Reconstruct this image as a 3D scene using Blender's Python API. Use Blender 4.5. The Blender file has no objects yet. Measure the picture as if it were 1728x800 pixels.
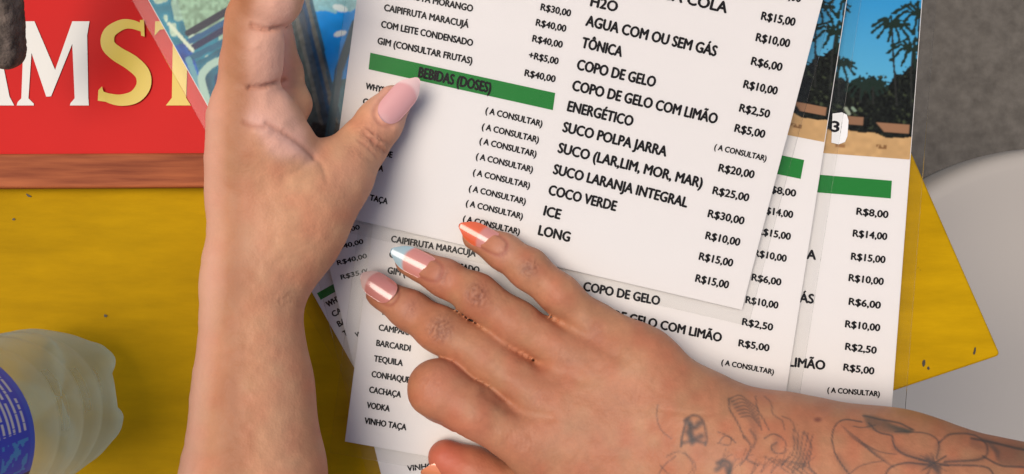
import bpy, math, random
import numpy as np
from mathutils import Vector, Matrix
random.seed(4)
RNG = np.random.default_rng(7)
SC = bpy.context.scene
COL = SC.collection

# ------------------------------------------------------------------ camera, sky, sun, exposure
H = 0.40            # camera height above the table top (m)
F = 1503.0          # focal length in photo pixels (photo is 1728 x 800)
cam_d = bpy.data.cameras.new('camera'); cam = bpy.data.objects.new('camera', cam_d)
COL.objects.link(cam); SC.camera = cam
cam.location = (0, 0, H); cam.rotation_euler = (0, 0, 0)
cam_d.sensor_fit = 'HORIZONTAL'; cam_d.angle = 2*math.atan(864/F)
cam_d.clip_start = 0.01; cam_d.clip_end = 200
SUN_DIR = Vector((-0.30, 0.08, 0.95)).normalized()     # from the scene towards the light
elev = math.asin(SUN_DIR.z); azim = math.atan2(SUN_DIR.x, SUN_DIR.y)
w = bpy.data.worlds.new('World'); SC.world = w; w.use_nodes = True
nt = w.node_tree; bg = nt.nodes['Background']
sky = nt.nodes.new('ShaderNodeTexSky'); sky.sky_type = 'NISHITA'; sky.sun_disc = False
sky.sun_elevation = elev; sky.sun_rotation = azim; sky.dust_density = 3.0; sky.ozone_density = 0.6
nt.links.new(sky.outputs[0], bg.inputs[0]); bg.inputs[1].default_value = 0.095
sd = bpy.data.lights.new('sun', 'SUN'); sd.energy = 1.9; sd.angle = math.radians(36); sd.color = (1.0, 0.895, 0.78)
so = bpy.data.objects.new('sun', sd); COL.objects.link(so)
so.rotation_euler = SUN_DIR.to_track_quat('Z', 'Y').to_euler()
vs = SC.view_settings; vs.view_transform = 'Standard'; vs.look = 'None'; vs.gamma = 1; vs.use_curve_mapping = False
vs.exposure = 0.30
SC.cycles.use_denoising = True
SC.cycles.max_bounces = 8; SC.cycles.transparent_max_bounces = 24

# ------------------------------------------------------------------ helpers
def P(x, y, z=0.0):
    s = (H - z)/F
    return Vector(((x-864)*s, -(y-400)*s, z))
def PR(r, z): return r*(H-z)/F
def px_of(v):           # world (n,3) -> pixel (n,2)
    s = F/(H - v[:, 2])
    return np.stack([v[:, 0]*s+864, 400-v[:, 1]*s], 1)
def lin(r, g, b):
    f = lambda c: (c/255/12.92) if c/255 <= 0.04045 else ((c/255+0.055)/1.055)**2.4
    return np.array([f(r), f(g), f(b)])
def mat(name, color=(.5, .5, .5), rough=.5, attr=None, **kw):
    m = bpy.data.materials.new(name); m.use_nodes = True
    n = m.node_tree.nodes; b = n['Principled BSDF']
    b.inputs['Base Color'].default_value = (*color[:3], 1); b.inputs['Roughness'].default_value = rough
    for k, v in kw.items(): b.inputs[k.replace('_', ' ')].default_value = v
    if attr:
        a = n.new('ShaderNodeAttribute'); a.attribute_name = attr
        m.node_tree.links.new(a.outputs['Color'], b.inputs['Base Color'])
    return m
def N(m, t, **kw):
    n = m.node_tree.nodes.new(t)
    for k, v in kw.items(): setattr(n, k, v)
    return n
def L(m, a, b): m.node_tree.links.new(a, b)
def add_bump(m, scale, strength, dist=0.0005, kind='NOISE', detail=6, extra=None):
    b = m.node_tree.nodes['Principled BSDF']
    tc = N(m, 'ShaderNodeTexCoord')
    if kind == 'NOISE':
        t = N(m, 'ShaderNodeTexNoise'); t.inputs['Detail'].default_value = detail; out = t.outputs['Fac']
    else:
        t = N(m, 'ShaderNodeTexVoronoi'); out = t.outputs['Distance']
    t.inputs['Scale'].default_value = scale
    L(m, tc.outputs['Object'], t.inputs['Vector'])
    bp = N(m, 'ShaderNodeBump'); bp.inputs['Strength'].default_value = strength; bp.inputs['Distance'].default_value = dist
    L(m, out, bp.inputs['Height'])
    if b.inputs['Normal'].is_linked:
        L(m, b.inputs['Normal'].links[0].from_socket, bp.inputs['Normal'])
    L(m, bp.outputs[0], b.inputs['Normal'])
    return bp
def color_noise(m, c1, c2, scale, lo=.35, hi=.65, stretch=(1, 1, 1), detail=6):
    b = m.node_tree.nodes['Principled BSDF']
    tc = N(m, 'ShaderNodeTexCoord'); mp = N(m, 'ShaderNodeMapping'); mp.inputs['Scale'].default_value = stretch
    t = N(m, 'ShaderNodeTexNoise'); t.inputs['Scale'].default_value = scale; t.inputs['Detail'].default_value = detail
    r = N(m, 'ShaderNodeValToRGB'); r.color_ramp.elements[0].position = lo; r.color_ramp.elements[1].position = hi
    r.color_ramp.elements[0].color = (*c1, 1); r.color_ramp.elements[1].color = (*c2, 1)
    L(m, tc.outputs['Object'], mp.inputs[0]); L(m, mp.outputs[0], t.inputs['Vector']); L(m, t.outputs['Fac'], r.inputs[0])
    L(m, r.outputs[0], b.inputs['Base Color'])
    return t, r, mp
def mesh_obj(name, verts, faces, m, parent=None, smooth=False, colors=None):
    me = bpy.data.meshes.new(name)
    if isinstance(verts, np.ndarray): verts = verts.tolist()
    if isinstance(faces, np.ndarray): faces = faces.tolist()
    me.from_pydata(verts, [], faces); me.update()
    if smooth: me.polygons.foreach_set('use_smooth', [True]*len(me.polygons))
    if colors is not None:
        a = me.color_attributes.new('Col', 'FLOAT_COLOR', 'POINT')
        c = np.ones((len(me.vertices), 4), dtype=np.float32); c[:, :3] = colors
        a.data.foreach_set('color', c.ravel())
    if m: me.materials.append(m)
    o = bpy.data.objects.new(name, me); COL.objects.link(o)
    if parent:
        o.parent = parent
        o.matrix_parent_inverse = Matrix.Translation(parent.location).inverted()
    return o
def thing(name, label, cat, loc, group=None):
    o = bpy.data.objects.new(name, None); COL.objects.link(o); o.location = loc; o.empty_display_size = .02
    o['label'] = label; o['category'] = cat
    if group: o['group'] = group
    return o
def grid_faces(nu, nv):
    i = np.arange(nu*nv).reshape(nu, nv)
    return np.stack([i[:-1, :-1], i[1:, :-1], i[1:, 1:], i[:-1, 1:]], -1).reshape(-1, 4)
def prism(poly, z0, z1):
    n = len(poly)
    v = [(x, y, z0) for x, y in poly]+[(x, y, z1) for x, y in poly]
    f = [list(range(n))[::-1], list(range(n, 2*n))]+[[i, (i+1) % n, n+(i+1) % n, n+i] for i in range(n)]
    return v, f
def ccw(poly):
    a = sum(poly[i][0]*poly[(i+1) % len(poly)][1]-poly[(i+1) % len(poly)][0]*poly[i][1] for i in range(len(poly)))
    return poly if a > 0 else poly[::-1]
def bevel(o, wd, seg=3):
    b = o.modifiers.new('bevel', 'BEVEL'); b.width = wd; b.segments = seg; b.limit_method = 'ANGLE'
    o.data.polygons.foreach_set('use_smooth', [True]*len(o.data.polygons))
    wn = o.modifiers.new('wn', 'WEIGHTED_NORMAL'); wn.keep_sharp = True
    return o

# ------------------------------------------------------------------ signed-distance modelling of the hands
def seg_d(p, a, b, ra, rb):
    a = np.array(a); b = np.array(b); ab = b-a; L2 = ab@ab+1e-12
    t = np.clip(((p-a)@ab)/L2, 0, 1)
    d = p-a-t[:, None]*ab
    return np.sqrt((d*d).sum(1))-(ra+(rb-ra)*t)
def smin(a, b, k):
    h = np.maximum(k-np.abs(a-b), 0)/k
    return np.minimum(a, b)-h*h*k*0.25
def chain(pts):         # (px, py, z_mm, r_px) list -> prims in metres
    q = [(np.array(P(x, y, z/1000)), PR(r, z/1000)) for x, y, z, r in pts]
    return [(q[i][0], q[i+1][0], q[i][1], q[i+1][1]) for i in range(len(q)-1)]
class Body:
    def __init__(s, core, limbs, kcore, klimb, kin):
        s.core = core; s.limbs = limbs; s.kc = kcore; s.kl = klimb; s.ki = kin
    def __call__(s, p):
        D = None
        for pr in s.core:
            d = seg_d(p, *pr); D = d if D is None else smin(D, d, s.kc)
        tot = D
        for li, kl in zip(s.limbs, s.kl):
            d = None
            for pr in li:
                e = seg_d(p, *pr); d = e if d is None else smin(d, e, s.ki)
            tot = smin(tot, smin(D, d, kl), 0.0015)
        return tot
def surface_nets(f, lo, hi, h):
    n = [int(math.ceil((hi[i]-lo[i])/h))+1 for i in range(3)]
    ax = [lo[i]+h*np.arange(n[i]) for i in range(3)]
    D = np.empty(n, dtype=np.float32)
    Y, Z = np.meshgrid(ax[1], ax[2], indexing='ij')
    for i0 in range(0, n[0], 24):
        xs = ax[0][i0:i0+24]
        p = np.empty((len(xs),)+Y.shape+(3,)); p[..., 0] = xs[:, None, None]; p[..., 1] = Y; p[..., 2] = Z
        D[i0:i0+24] = f(p.reshape(-1, 3)).reshape(len(xs), *Y.shape)
    S = D < 0
    acc = np.zeros([m-1 for m in n]+[3], dtype=np.float32); cnt = np.zeros([m-1 for m in n], dtype=np.float32)
    crn = [(i, j, k) for i in (0, 1) for j in (0, 1) for k in (0, 1)]
    sl = lambda A, c: A[c[0]:c[0]+n[0]-1, c[1]:c[1]+n[1]-1, c[2]:c[2]+n[2]-1]
    for c in crn:
        for a in range(3):
            if c[a] == 0:
                e = list(c); e[a] = 1
                A = sl(D, c); B = sl(D, e); m = (A < 0) != (B < 0)
                t = np.where(m, A/np.where(m, A-B, 1), 0)
                for q in range(3):
                    acc[..., q] += m*((t if q == a else 0)+c[q])
                cnt += m
    act = cnt > 0
    idx = -np.ones(act.shape, dtype=np.int64); idx[act] = np.arange(act.sum())
    base = np.argwhere(act)
    V = (base+acc[act]/cnt[act][:, None])*h+np.array(lo)
    Fs = []
    for a in range(3):
        b, c = (a+1) % 3, (a+2) % 3
        A = np.take(S, range(n[a]-1), a); B = np.take(S, range(1, n[a]), a)
        E = np.argwhere(A != B)
        ok = (E[:, b] > 0) & (E[:, c] > 0) & (E[:, b] < n[b]-1) & (E[:, c] < n[c]-1)
        E = E[ok]
        def g(db, dc):
            Q = E.copy(); Q[:, b] -= db; Q[:, c] -= dc
            return idx[Q[:, 0], Q[:, 1], Q[:, 2]]
        q = np.stack([g(1, 1), g(0, 1), g(0, 0), g(1, 0)], 1)
        inside = S[E[:, 0], E[:, 1], E[:, 2]]
        q[~inside] = q[~inside][:, ::-1]
        Fs.append(q)
    Q = np.concatenate(Fs); Q = Q[(Q >= 0).all(1)]
    return V, Q
def split(V, Q):
    n = len(V)
    e = np.sort(np.concatenate([Q[:, [i, (i+1) % 4]] for i in range(4)]), 1)
    key = e[:, 0]*n+e[:, 1]
    u, inv = np.unique(key, return_inverse=True)
    mid = (V[u//n]+V[u % n])/2
    cen = V[Q].mean(1)
    m = len(Q); em = n+inv.reshape(4, m); ci = n+len(u)+np.arange(m)
    out = [np.stack([Q[:, i], em[i], ci, em[(i+3) % 4]], 1) for i in range(4)]
    return np.concatenate([V, mid, cen]), np.concatenate(out)
def grad(f, p, e=0.0003):
    g = np.stack([f(p+np.array(d)*e)-f(p-np.array(d)*e) for d in ((1, 0, 0), (0, 1, 0), (0, 0, 1))], 1)
    return g/(np.linalg.norm(g, axis=1, keepdims=True)+1e-9)
def poly_dist(q, pts):
    d = np.full(len(q), 1e9)
    pts = np.array(pts, float)
    for a, b in zip(pts[:-1], pts[1:]):
        ab = b-a; t = np.clip(((q-a)@ab)/(ab@ab+1e-9), 0, 1)
        d = np.minimum(d, np.linalg.norm(q-a-t[:, None]*ab, axis=1))
    return d
def curve(pts, n=8):    # Catmull-Rom through points
    p = np.array(pts, float); p = np.vstack([2*p[0]-p[1], p, 2*p[-1]-p[-2]]); out = []
    for i in range(1, len(p)-2):
        for t in np.linspace(0, 1, n, endpoint=False):
            out.append(.5*((2*p[i])+(-p[i-1]+p[i+1])*t+(2*p[i-1]-5*p[i]+4*p[i+1]-p[i+2])*t*t+(-p[i-1]+3*p[i]-3*p[i+1]+p[i+2])*t**3))
    out.append(p[-2]); return np.array(out)
def vnoise(q, s, seed):
    r = np.random.default_rng(seed); G = r.random((256, 256))
    x = q[:, 0]/s+100; y = q[:, 1]/s+100; xi = np.floor(x).astype(int); yi = np.floor(y).astype(int)
    fx = x-xi; fy = y-yi; fx = fx*fx*(3-2*fx); fy = fy*fy*(3-2*fy)
    g = lambda a, b: G[a % 256, b % 256]
    return (g(xi, yi)*(1-fx)+g(xi+1, yi)*fx)*(1-fy)+(g(xi, yi+1)*(1-fx)+g(xi+1, yi+1)*fx)*fy
def in_poly(q, poly):
    c = np.zeros(len(q), bool); n = len(poly)
    for i in range(n):
        (x1, y1), (x2, y2) = poly[i], poly[(i+1) % n]
        m = ((y1 > q[:, 1]) != (y2 > q[:, 1]))
        c ^= m & (q[:, 0] < (x2-x1)*(q[:, 1]-y1)/((y2-y1) or 1e-9)+x1)
    return c
def wrinkle(q, W):
    """folded skin over joints: stretched noise inside a soft oval; W = (x, y, angle of the finger, along, across, strength)"""
    out = np.zeros(len(q))
    for k, (x, y, an, sa, sc, st) in enumerate(W):
        dx_ = q[:, 0]-x; dy_ = q[:, 1]-y; u = dx_*math.cos(an)+dy_*math.sin(an); v = -dx_*math.sin(an)+dy_*math.cos(an)
        m = np.exp(-((u/sa)**2+(v/sc)**2)**1.5)
        vv = v*.32*(1+.2*np.sin(u*.3)); uu = u+1.5*np.sin(v*.22+k)
        n = np.abs(vnoise(np.stack([uu, vv], 1), 2.9, 80+k)-.5)*2*.65+np.abs(vnoise(np.stack([uu, vv*1.7], 1), 1.9, 90+k)-.5)*2*.35
        out += m*np.clip(1-n*1.7, 0, 1)*st
    return out
def build_body(f, lo, hi, h, creases, paint, name, m, parent, refine=1, W=()):
    V, Q = surface_nets(f, lo, hi, h)
    for _ in range(2): V = V-np.clip(f(V), -h*.5, h*.5)[:, None]*grad(f, V)
    for _ in range(refine):
        V, Q = split(V, Q); V = V-np.clip(f(V), -h*.2, h*.2)[:, None]*grad(f, V)
    ei = np.concatenate([Q[:, [0, 1]], Q[:, [1, 2]], Q[:, [2, 3]], Q[:, [3, 0]]]); nV = len(V)
    cn = np.bincount(ei[:, 0], minlength=nV)+np.bincount(ei[:, 1], minlength=nV)
    for _ in range(4):
        V = .4*V+.6*np.stack([(np.bincount(ei[:, 0], V[ei[:, 1], c], nV)+np.bincount(ei[:, 1], V[ei[:, 0], c], nV))/cn for c in range(3)], 1)
    g = grad(f, V, .0009); q = px_of(V)
    top = np.clip(g[:, 2]*3+.4, 0, 1)
    disp = np.zeros(len(V))
    for pts, wd, dep in creases:
        d = poly_dist(q, pts); disp -= dep/1000*np.exp(-(d/wd)**2)
    disp += (vnoise(q, 16, 3)-.5)*.00035+(vnoise(q, 6, 5)-.5)*.00012
    disp -= wrinkle(q, W)*.00075
    V = V+g*(disp*top)[:, None]
    colr = paint(V, q, g, top)
    return mesh_obj(name, V, Q, m, parent, True, colr)

# ------------------------------------------------------------------ setting: floor
fl = mat('concrete', rough=.85)
color_noise(fl, (.072, .061, .048), (.140, .122, .100), 70, .25, .8, detail=10)
add_bump(fl, 60, .5, .004)
floor = mesh_obj('floor', [(-6, -6, -.75), (6, -6, -.75), (6, 6, -.75), (-6, 6, -.75)], [[0, 1, 2, 3]], fl)
floor['kind'] = 'structure'; floor['label'] = 'rough grey concrete floor below the table'

# ------------------------------------------------------------------ white stool seen beyond the table corner
def lathe(prof, n=64, axis=(0, 0)):
    V = []; Fc = []
    for k, (r, z) in enumerate(prof):
        for i in range(n):
            a = 2*math.pi*i/n; V.append((axis[0]+r*math.cos(a), axis[1]+r*math.sin(a), z))
    for k in range(len(prof)-1):
        for i in range(n):
            j = (i+1) % n; Fc.append([k*n+i, k*n+j, (k+1)*n+j, (k+1)*n+i])
    return V, Fc
stool_m = mat('stool_plastic', (.40, .36, .315), .5)
add_bump(stool_m, 900, .12, .0003); add_bump(stool_m, 8, .12, .004)
zs = -.30; sc_ = P(1800, 682, zs)
st = thing('stool', 'off-white round plastic stool on the concrete floor past the yellow table corner', 'stool', (sc_.x, sc_.y, -.75))
R0 = PR(436, zs)
prof = [(0.0005, zs-.004), (R0*.5, zs-.0035), (R0*.86, zs-.002), (R0*.93, zs+.001), (R0*.965, zs), (R0*.988, zs-.004), (R0, zs-.013), (R0*1.004, zs-.03), (R0*1.0, zs-.045), (R0*.98, zs-.045), (R0*.975, zs-.02), (R0*.9, zs-.014), (0.0005, zs-.014)]
mesh_obj('seat', *lathe(prof, 96, (sc_.x, sc_.y)), stool_m, st, True)
for k in range(4):
    a = math.pi/4+k*math.pi/2
    V = []; 
    for z, rr in ((zs-.012, .70), (-.75, .98)):
        cx, cy = sc_.x+R0*rr*math.cos(a), sc_.y+R0*rr*math.sin(a)
        for dx, dy in ((-1, -1), (1, -1), (1, 1), (-1, 1)):
            V.append((cx+dx*.018, cy+dy*.018, z))
    mesh_obj('leg', V, [[3, 2, 1, 0], [4, 5, 6, 7]]+[[i, (i+1) % 4, 4+(i+1) % 4, 4+i][::-1] for i in range(4)], stool_m, st)

# ------------------------------------------------------------------ yellow table
ym = mat('yellow_paint', rough=.7, Specular_IOR_Level=.06)
t_, r_, mp_ = color_noise(ym, (.385, .210, .0012), (.50, .290, .002), 7, .3, .7, detail=5)
# small dark chips in the paint
tc = N(ym, 'ShaderNodeTexCoord'); vo = N(ym, 'ShaderNodeTexVoronoi'); vo.inputs['Scale'].default_value = 38
cr = N(ym, 'ShaderNodeValToRGB'); cr.color_ramp.elements[0].position = .008; cr.color_ramp.elements[1].position = .022
n2 = N(ym, 'ShaderNodeTexNoise'); n2.inputs['Scale'].default_value = 420
vm = N(ym, 'ShaderNodeVectorMath', operation='ADD'); sclv = N(ym, 'ShaderNodeVectorMath', operation='SCALE'); sclv.inputs['Scale'].default_value = .006
L(ym, tc.outputs['Object'], n2.inputs['Vector']); L(ym, n2.outputs['Color'], sclv.inputs[0])
L(ym, tc.outputs['Object'], vm.inputs[0]); L(ym, sclv.outputs[0], vm.inputs[1]); L(ym, vm.outputs[0], vo.inputs['Vector']); L(ym, vo.outputs['Distance'], cr.inputs[0])
mx = N(ym, 'ShaderNodeMix', data_type='RGBA'); mx.inputs[6].default_value = (.16, .085, .012, 1)
st_ = N(ym, 'ShaderNodeTexNoise'); st_.inputs['Scale'].default_value = 16; st_.inputs['Detail'].default_value = 9; st_.inputs['Roughness'].default_value = .7
mp2 = N(ym, 'ShaderNodeMapping'); mp2.inputs['Scale'].default_value = (1, 5, 1); mp2.inputs['Rotation'].default_value = (0, 0, .4); L(ym, tc.outputs['Object'], mp2.inputs[0]); L(ym, mp2.outputs[0], st_.inputs['Vector'])
sr_ = N(ym, 'ShaderNodeMapRange'); sr_.inputs[1].default_value = .3; sr_.inputs[2].default_value = .72; sr_.inputs[3].default_value = .80; sr_.inputs[4].default_value = 1.12; L(ym, st_.outputs['Fac'], sr_.inputs[0])
ml_ = N(ym, 'ShaderNodeVectorMath', operation='SCALE'); L(ym, r_.outputs[0], ml_.inputs[0]); L(ym, sr_.outputs[0], ml_.inputs['Scale'])
L(ym, cr.outputs[0], mx.inputs[0]); L(ym, ml_.outputs[0], mx.inputs[7]); L(ym, mx.outputs[2], ym.node_tree.nodes['Principled BSDF'].inputs['Base Color'])
add_bump(ym, 160, .10, .0006); add_bump(ym, 14, .25, .002)
corner = P(1690, 600)
d1 = (P(1545, 270)-corner).normalized(); d2 = (P(1510, 660)-corner).normalized()
tb = thing('table', 'yellow painted table under the menus, its chipped corner pointing right', 'table', (corner.x-.3, corner.y, -.75))
# rounded corner outline
rc = .0025
arc = []
for k in range(7):
    t = k/6; a = corner+d1*rc; c_ = corner+d2*rc
    p = a*(1-t)**2+corner*2*t*(1-t)+c_*t*t; arc.append((p.x, p.y))
far2 = corner+d2*.80; far1 = corner+d1*.62; far3 = far2+d1*.62
poly = ccw(arc+[(far2.x, far2.y), (far3.x, far3.y), (far1.x, far1.y)])
v, f_ = prism(poly, -.022, 0.0)
bevel(mesh_obj('tabletop', v, f_, ym, tb), .0015)
for s, t in ((.07, .07), (.73, .07), (.07, .55), (.73, .55)):
    q = corner+d2*s+d1*t
    v, f_ = prism([(q.x-.02, q.y-.02), (q.x+.02, q.y-.02), (q.x+.02, q.y+.02), (q.x-.02, q.y+.02)], -.75, -.023)
    bevel(mesh_obj('leg', v, f_, ym, tb), .003)
chip = mat('bare_metal_chip', (.05, .04, .02), .6)
def blob_px(cx, cy, a, b, ang, z, n=10, jit=.3):
    out = []
    for i in range(n):
        t = 2*math.pi*i/n; r = 1+random.uniform(-jit, jit)
        x = a*r*math.cos(t); y = b*r*math.sin(t)
        q = P(cx+x*math.cos(ang)-y*math.sin(ang), cy+x*math.sin(ang)+y*math.cos(ang), z); out.append(tuple(q))
    return out
V = []; Fc = []
for a in ((1559, 614, 3, 6, .2), (1567, 622, 2, 3, 0), (1645, 592, 2, 6, .2), (178, 533, 3, 2, .4), (48, 330, 5, 2, .5), (23, 370, 2.5, 2, 0)):
    b = blob_px(*a, .0004); Fc.append(list(range(len(V), len(V)+len(b)))[::-1]); V += b
pc = mesh_obj('paint_chips', V, Fc, chip, tb); pc['kind'] = 'stuff'; pc['label'] = 'small dark chips in the yellow paint'

# ------------------------------------------------------------------ red board with wooden rail
rm = mat('red_paint', rough=.45, Specular_IOR_Level=.08)
color_noise(rm, (.50, .008, .007), (.60, .012, .009), 10, .3, .7)
add_bump(rm, 30, .08, .001)
wm = mat('wood', rough=.6, Specular_IOR_Level=.15)
color_noise(wm, (.20, .042, .014), (.42, .115, .038), 22, .32, .70, (1, 14, 14), 9)
add_bump(wm, 300, .25, .0004)
zb = .006
board = thing('sign_board', 'red board with white and yellow letters and a wooden rail, lying on the yellow table', 'sign', (P(100, 200).x, P(100, 200).y, .001))
a0, a1 = P(-560, 256, zb), P(520, 262, zb)
def board_pt(x, y, z): return P(x, y, z)
q = [P(-560, 262, zb), P(500, 262, zb), P(440, -420, zb), P(-560, -420, zb)]
v, f_ = prism(ccw([(p.x, p.y) for p in q]), .0008, zb-.001)
mesh_obj('panel', v, f_, rm, board)
q = [P(-560, 263, zb), P(500, 258, zb), P(500, 316, zb), P(-560, 321, zb)]
v, f_ = prism(ccw([(p.x, p.y) for p in q]), .0006, zb+.002)
bevel(mesh_obj('rail', v, f_, wm, board), .0012)
lw = mat('letter_white', (.62, .60, .53), .4); ly = mat('letter_yellow', (.60, .42, .012), .4)
zl = zb-.0006
def letter(polys, m):
    V = []; Fc = []
    for ip, pl in enumerate(polys):
        pts = [P(x, y, zl+ip*.000012) for x, y in pl]; pts = [pts[i] for i in range(len(pts))]
        ar = sum(pts[i].x*pts[(i+1) % len(pts)].y-pts[(i+1) % len(pts)].x*pts[i].y for i in range(len(pts)))
        if ar < 0: pts = pts[::-1]
        n = len(V); V += [tuple(p) for p in pts]; Fc.append(list(range(n, n+len(pts))))
    return mesh_obj('letter', V, Fc, m, board)
# A (right half in view), M, S, T
letter([[(-60, 178), (-64, 176), (-30, 35), (-10, 35), (-27, 110), (-48, 178)],
        [(-30, 35), (-10, 35), (16, 163), (24, 178), (-20, 178), (-14, 163)],
        [(-42, 118), (-6, 118), (-3, 134), (-46, 134)]], lw)
letter([[(33, 37), (50, 37), (56, 45), (48, 166), (57, 175), (57, 178), (28, 178), (30, 172), (36, 166), (40, 60), (31, 40)], [(33, 36), (58, 36), (93, 118), (84, 163), (78, 163), (44, 62)],
        [(122, 36), (151, 36), (147, 60), (149, 165), (150, 178), (118, 178), (119, 174), (126, 166), (122, 74), (86, 163), (82, 160), (93, 118)]], lw)
sp = curve([(240, 47), (222, 41), (205, 42), (185, 55), (182, 75), (196, 90), (222, 106), (240, 124), (242, 145), (228, 163), (205, 169), (185, 166), (172, 160)], 6)
wd = np.interp(np.linspace(0, 1, len(sp)), [0, .12, .3, .5, .7, .9, 1], [6.5, 8, 11.5, 13.5, 12, 8.5, 6])
Lf, Rt = [], []
for i in range(len(sp)):
    t = sp[min(i+1, len(sp)-1)]-sp[max(i-1, 0)]; t = t/np.linalg.norm(t); nn = np.array([-t[1], t[0]])
    Lf.append(tuple(sp[i]+nn*wd[i])); Rt.append(tuple(sp[i]-nn*wd[i]))
letter([[Lf[i], Lf[i+1], Rt[i+1], Rt[i]] for i in range(len(sp)-1)]+[[(236, 34), (243, 33), (244, 62), (238, 60)], [(166, 152), (172, 146), (180, 172), (165, 170)]], ly)
letter([[(262, 36), (350, 36), (352, 62), (344, 50), (318, 48), (314, 165), (322, 178), (280, 178), (290, 165), (292, 48), (270, 50), (261, 60)]], ly)

# ------------------------------------------------------------------ rough stick end, upper left
stm = mat('rough_grey_wood', rough=.9)
color_noise(stm, (.050, .036, .027), (.17, .125, .095), 260, .35, .65, (1, .5, 1), 8)
add_bump(stm, 500, .8, .0015)
top_, bot = P(2, -300, .085), P(8, 84, .052)
ax = (bot-top_); Ln = ax.length; ax.normalize(); s1 = ax.orthogonal().normalized(); s2 = ax.cross(s1)
V = []; n = 40; rings = []
rad = PR(31, .05)
for t in list(np.linspace(0, Ln, 90))+[Ln+rad*math.sin(a)*1.05 for a in np.linspace(.25, 1.55, 9)]:
    r = rad*(0.94+.06*math.sin(t*90)) if t <= Ln else rad*math.sqrt(max(1-((t-Ln)/(rad*1.06))**2, .0004))
    for i in range(n):
        a = 2*math.pi*i/n; rr = r*(1+.05*math.sin(5*a+t*60)+.03*random.uniform(-1, 1))
        V.append(tuple(top_+ax*t+s1*rr*math.cos(a)+s2*rr*math.sin(a)))
nr = len(V)//n
Fc = [[k*n+i, k*n+(i+1) % n, (k+1)*n+(i+1) % n, (k+1)*n+i] for k in range(nr-1) for i in range(n)]
Fc.append([(nr-1)*n+i for i in range(n)])
stick = mesh_obj('stick', V, Fc, stm, None, True)
stick['label'] = 'rough grey-brown stick with a rounded end above the white letters of the red board'; stick['category'] = 'stick'

# ------------------------------------------------------------------ plastic bottle standing at the left
bc = P(122, 664, 0)
bt = thing('plastic_bottle', 'clear frosted plastic bottle with a blue label standing at the left', 'bottle', (bc.x, bc.y, .0002))
pet = bpy.data.materials.new('clear_plastic'); pet.use_nodes = True
nt = pet.node_tree; nt.nodes.clear()
out = nt.nodes.new('ShaderNodeOutputMaterial'); tr = nt.nodes.new('ShaderNodeBsdfTransparent'); tr.inputs[0].default_value = (.90, .94, .92, 1)
df = nt.nodes.new('ShaderNodeBsdfPrincipled'); df.inputs['Base Color'].default_value = (.58, .74, .76, 1); df.inputs['Roughness'].default_value = .07
lwt = nt.nodes.new('ShaderNodeLayerWeight'); lwt.inputs[0].default_value = .30
rmp = nt.nodes.new('ShaderNodeMapRange'); rmp.inputs[3].default_value = .16; rmp.inputs[4].default_value = .68
nz = nt.nodes.new('ShaderNodeTexNoise'); nz.inputs['Scale'].default_value = 45; nz.inputs['Detail'].default_value = 3
tcc = nt.nodes.new('ShaderNodeTexCoord'); nt.links.new(tcc.outputs['Object'], nz.inputs['Vector'])
bp = nt.nodes.new('ShaderNodeBump'); bp.inputs['Strength'].default_value = .35; bp.inputs['Distance'].default_value = .004
nt.links.new(nz.outputs[0], bp.inputs['Height']); nt.links.new(bp.outputs[0], df.inputs['Normal'])
mxs = nt.nodes.new('ShaderNodeMixShader')
nt.links.new(lwt.outputs['Facing'], rmp.inputs[0]); nt.links.new(rmp.outputs[0], mxs.inputs[0])
tl_ = nt.nodes.new('ShaderNodeBsdfTranslucent'); tl_.inputs[0].default_value = (.66, .84, .88, 1)
m2_ = nt.nodes.new('ShaderNodeMixShader'); m2_.inputs[0].default_value = .45
nt.links.new(df.outputs[0], m2_.inputs[1]); nt.links.new(tl_.outputs[0], m2_.inputs[2])
nt.links.new(tr.outputs[0], mxs.inputs[1]); nt.links.new(m2_.outputs[0], mxs.inputs[2]); nt.links.new(mxs.outputs[0], out.inputs[0])
R = .0325
prof = [(.0005, .009), (.010, .006), (.018, .002), (.0225, .0), (.027, .003), (.0305, .012), (R, .024), (R, .034), (R-.0011, .037), (R-.0011, .039), (R, .042), (R, .050), (R-.0011, .053), (R-.0011, .055), (R, .058), (R, .068), (R-.0011, .071), (R-.0011, .073), (R, .076), (R, .086), (R-.0006, .089), (R-.0006, .152), (R, .156), (R*.97, .170), (R*.82, .188), (R*.55, .205), (.0135, .215), (.013, .232)]
zz = [p[1] for p in prof]
n = 120; V = []; Fc = []
for r, z in prof:
    for i in range(n):
        a = 2*math.pi*i/n
        rr, z2 = r, z
        if z < .025:                      # five feet of the moulded base
            wv = .5+.5*math.cos(5*a+2.44)
            k_ = 1-z/.025
            rr = r*(1-.30*k_**.6*(1-wv)**1.5); z2 = z+.013*(1-wv)*k_*(r/.03)
        V.append((bc.x+rr*math.cos(a), bc.y+rr*math.sin(a), z2+.0006))
for k in range(len(prof)-1):
    for i in range(n):
        j = (i+1) % n; Fc.append([k*n+i, k*n+j, (k+1)*n+j, (k+1)*n+i])
mesh_obj('bottle_body', V, Fc, pet, bt, True)
capm = mat('cap_blue', (.02, .08, .45), .35)
mesh_obj('cap', *lathe([(.0005, .249), (.0145, .249), (.0155, .247), (.0155, .231), (.0145, .230), (.0140, .2301)], 48, (bc.x, bc.y)), capm, bt, True)
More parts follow.
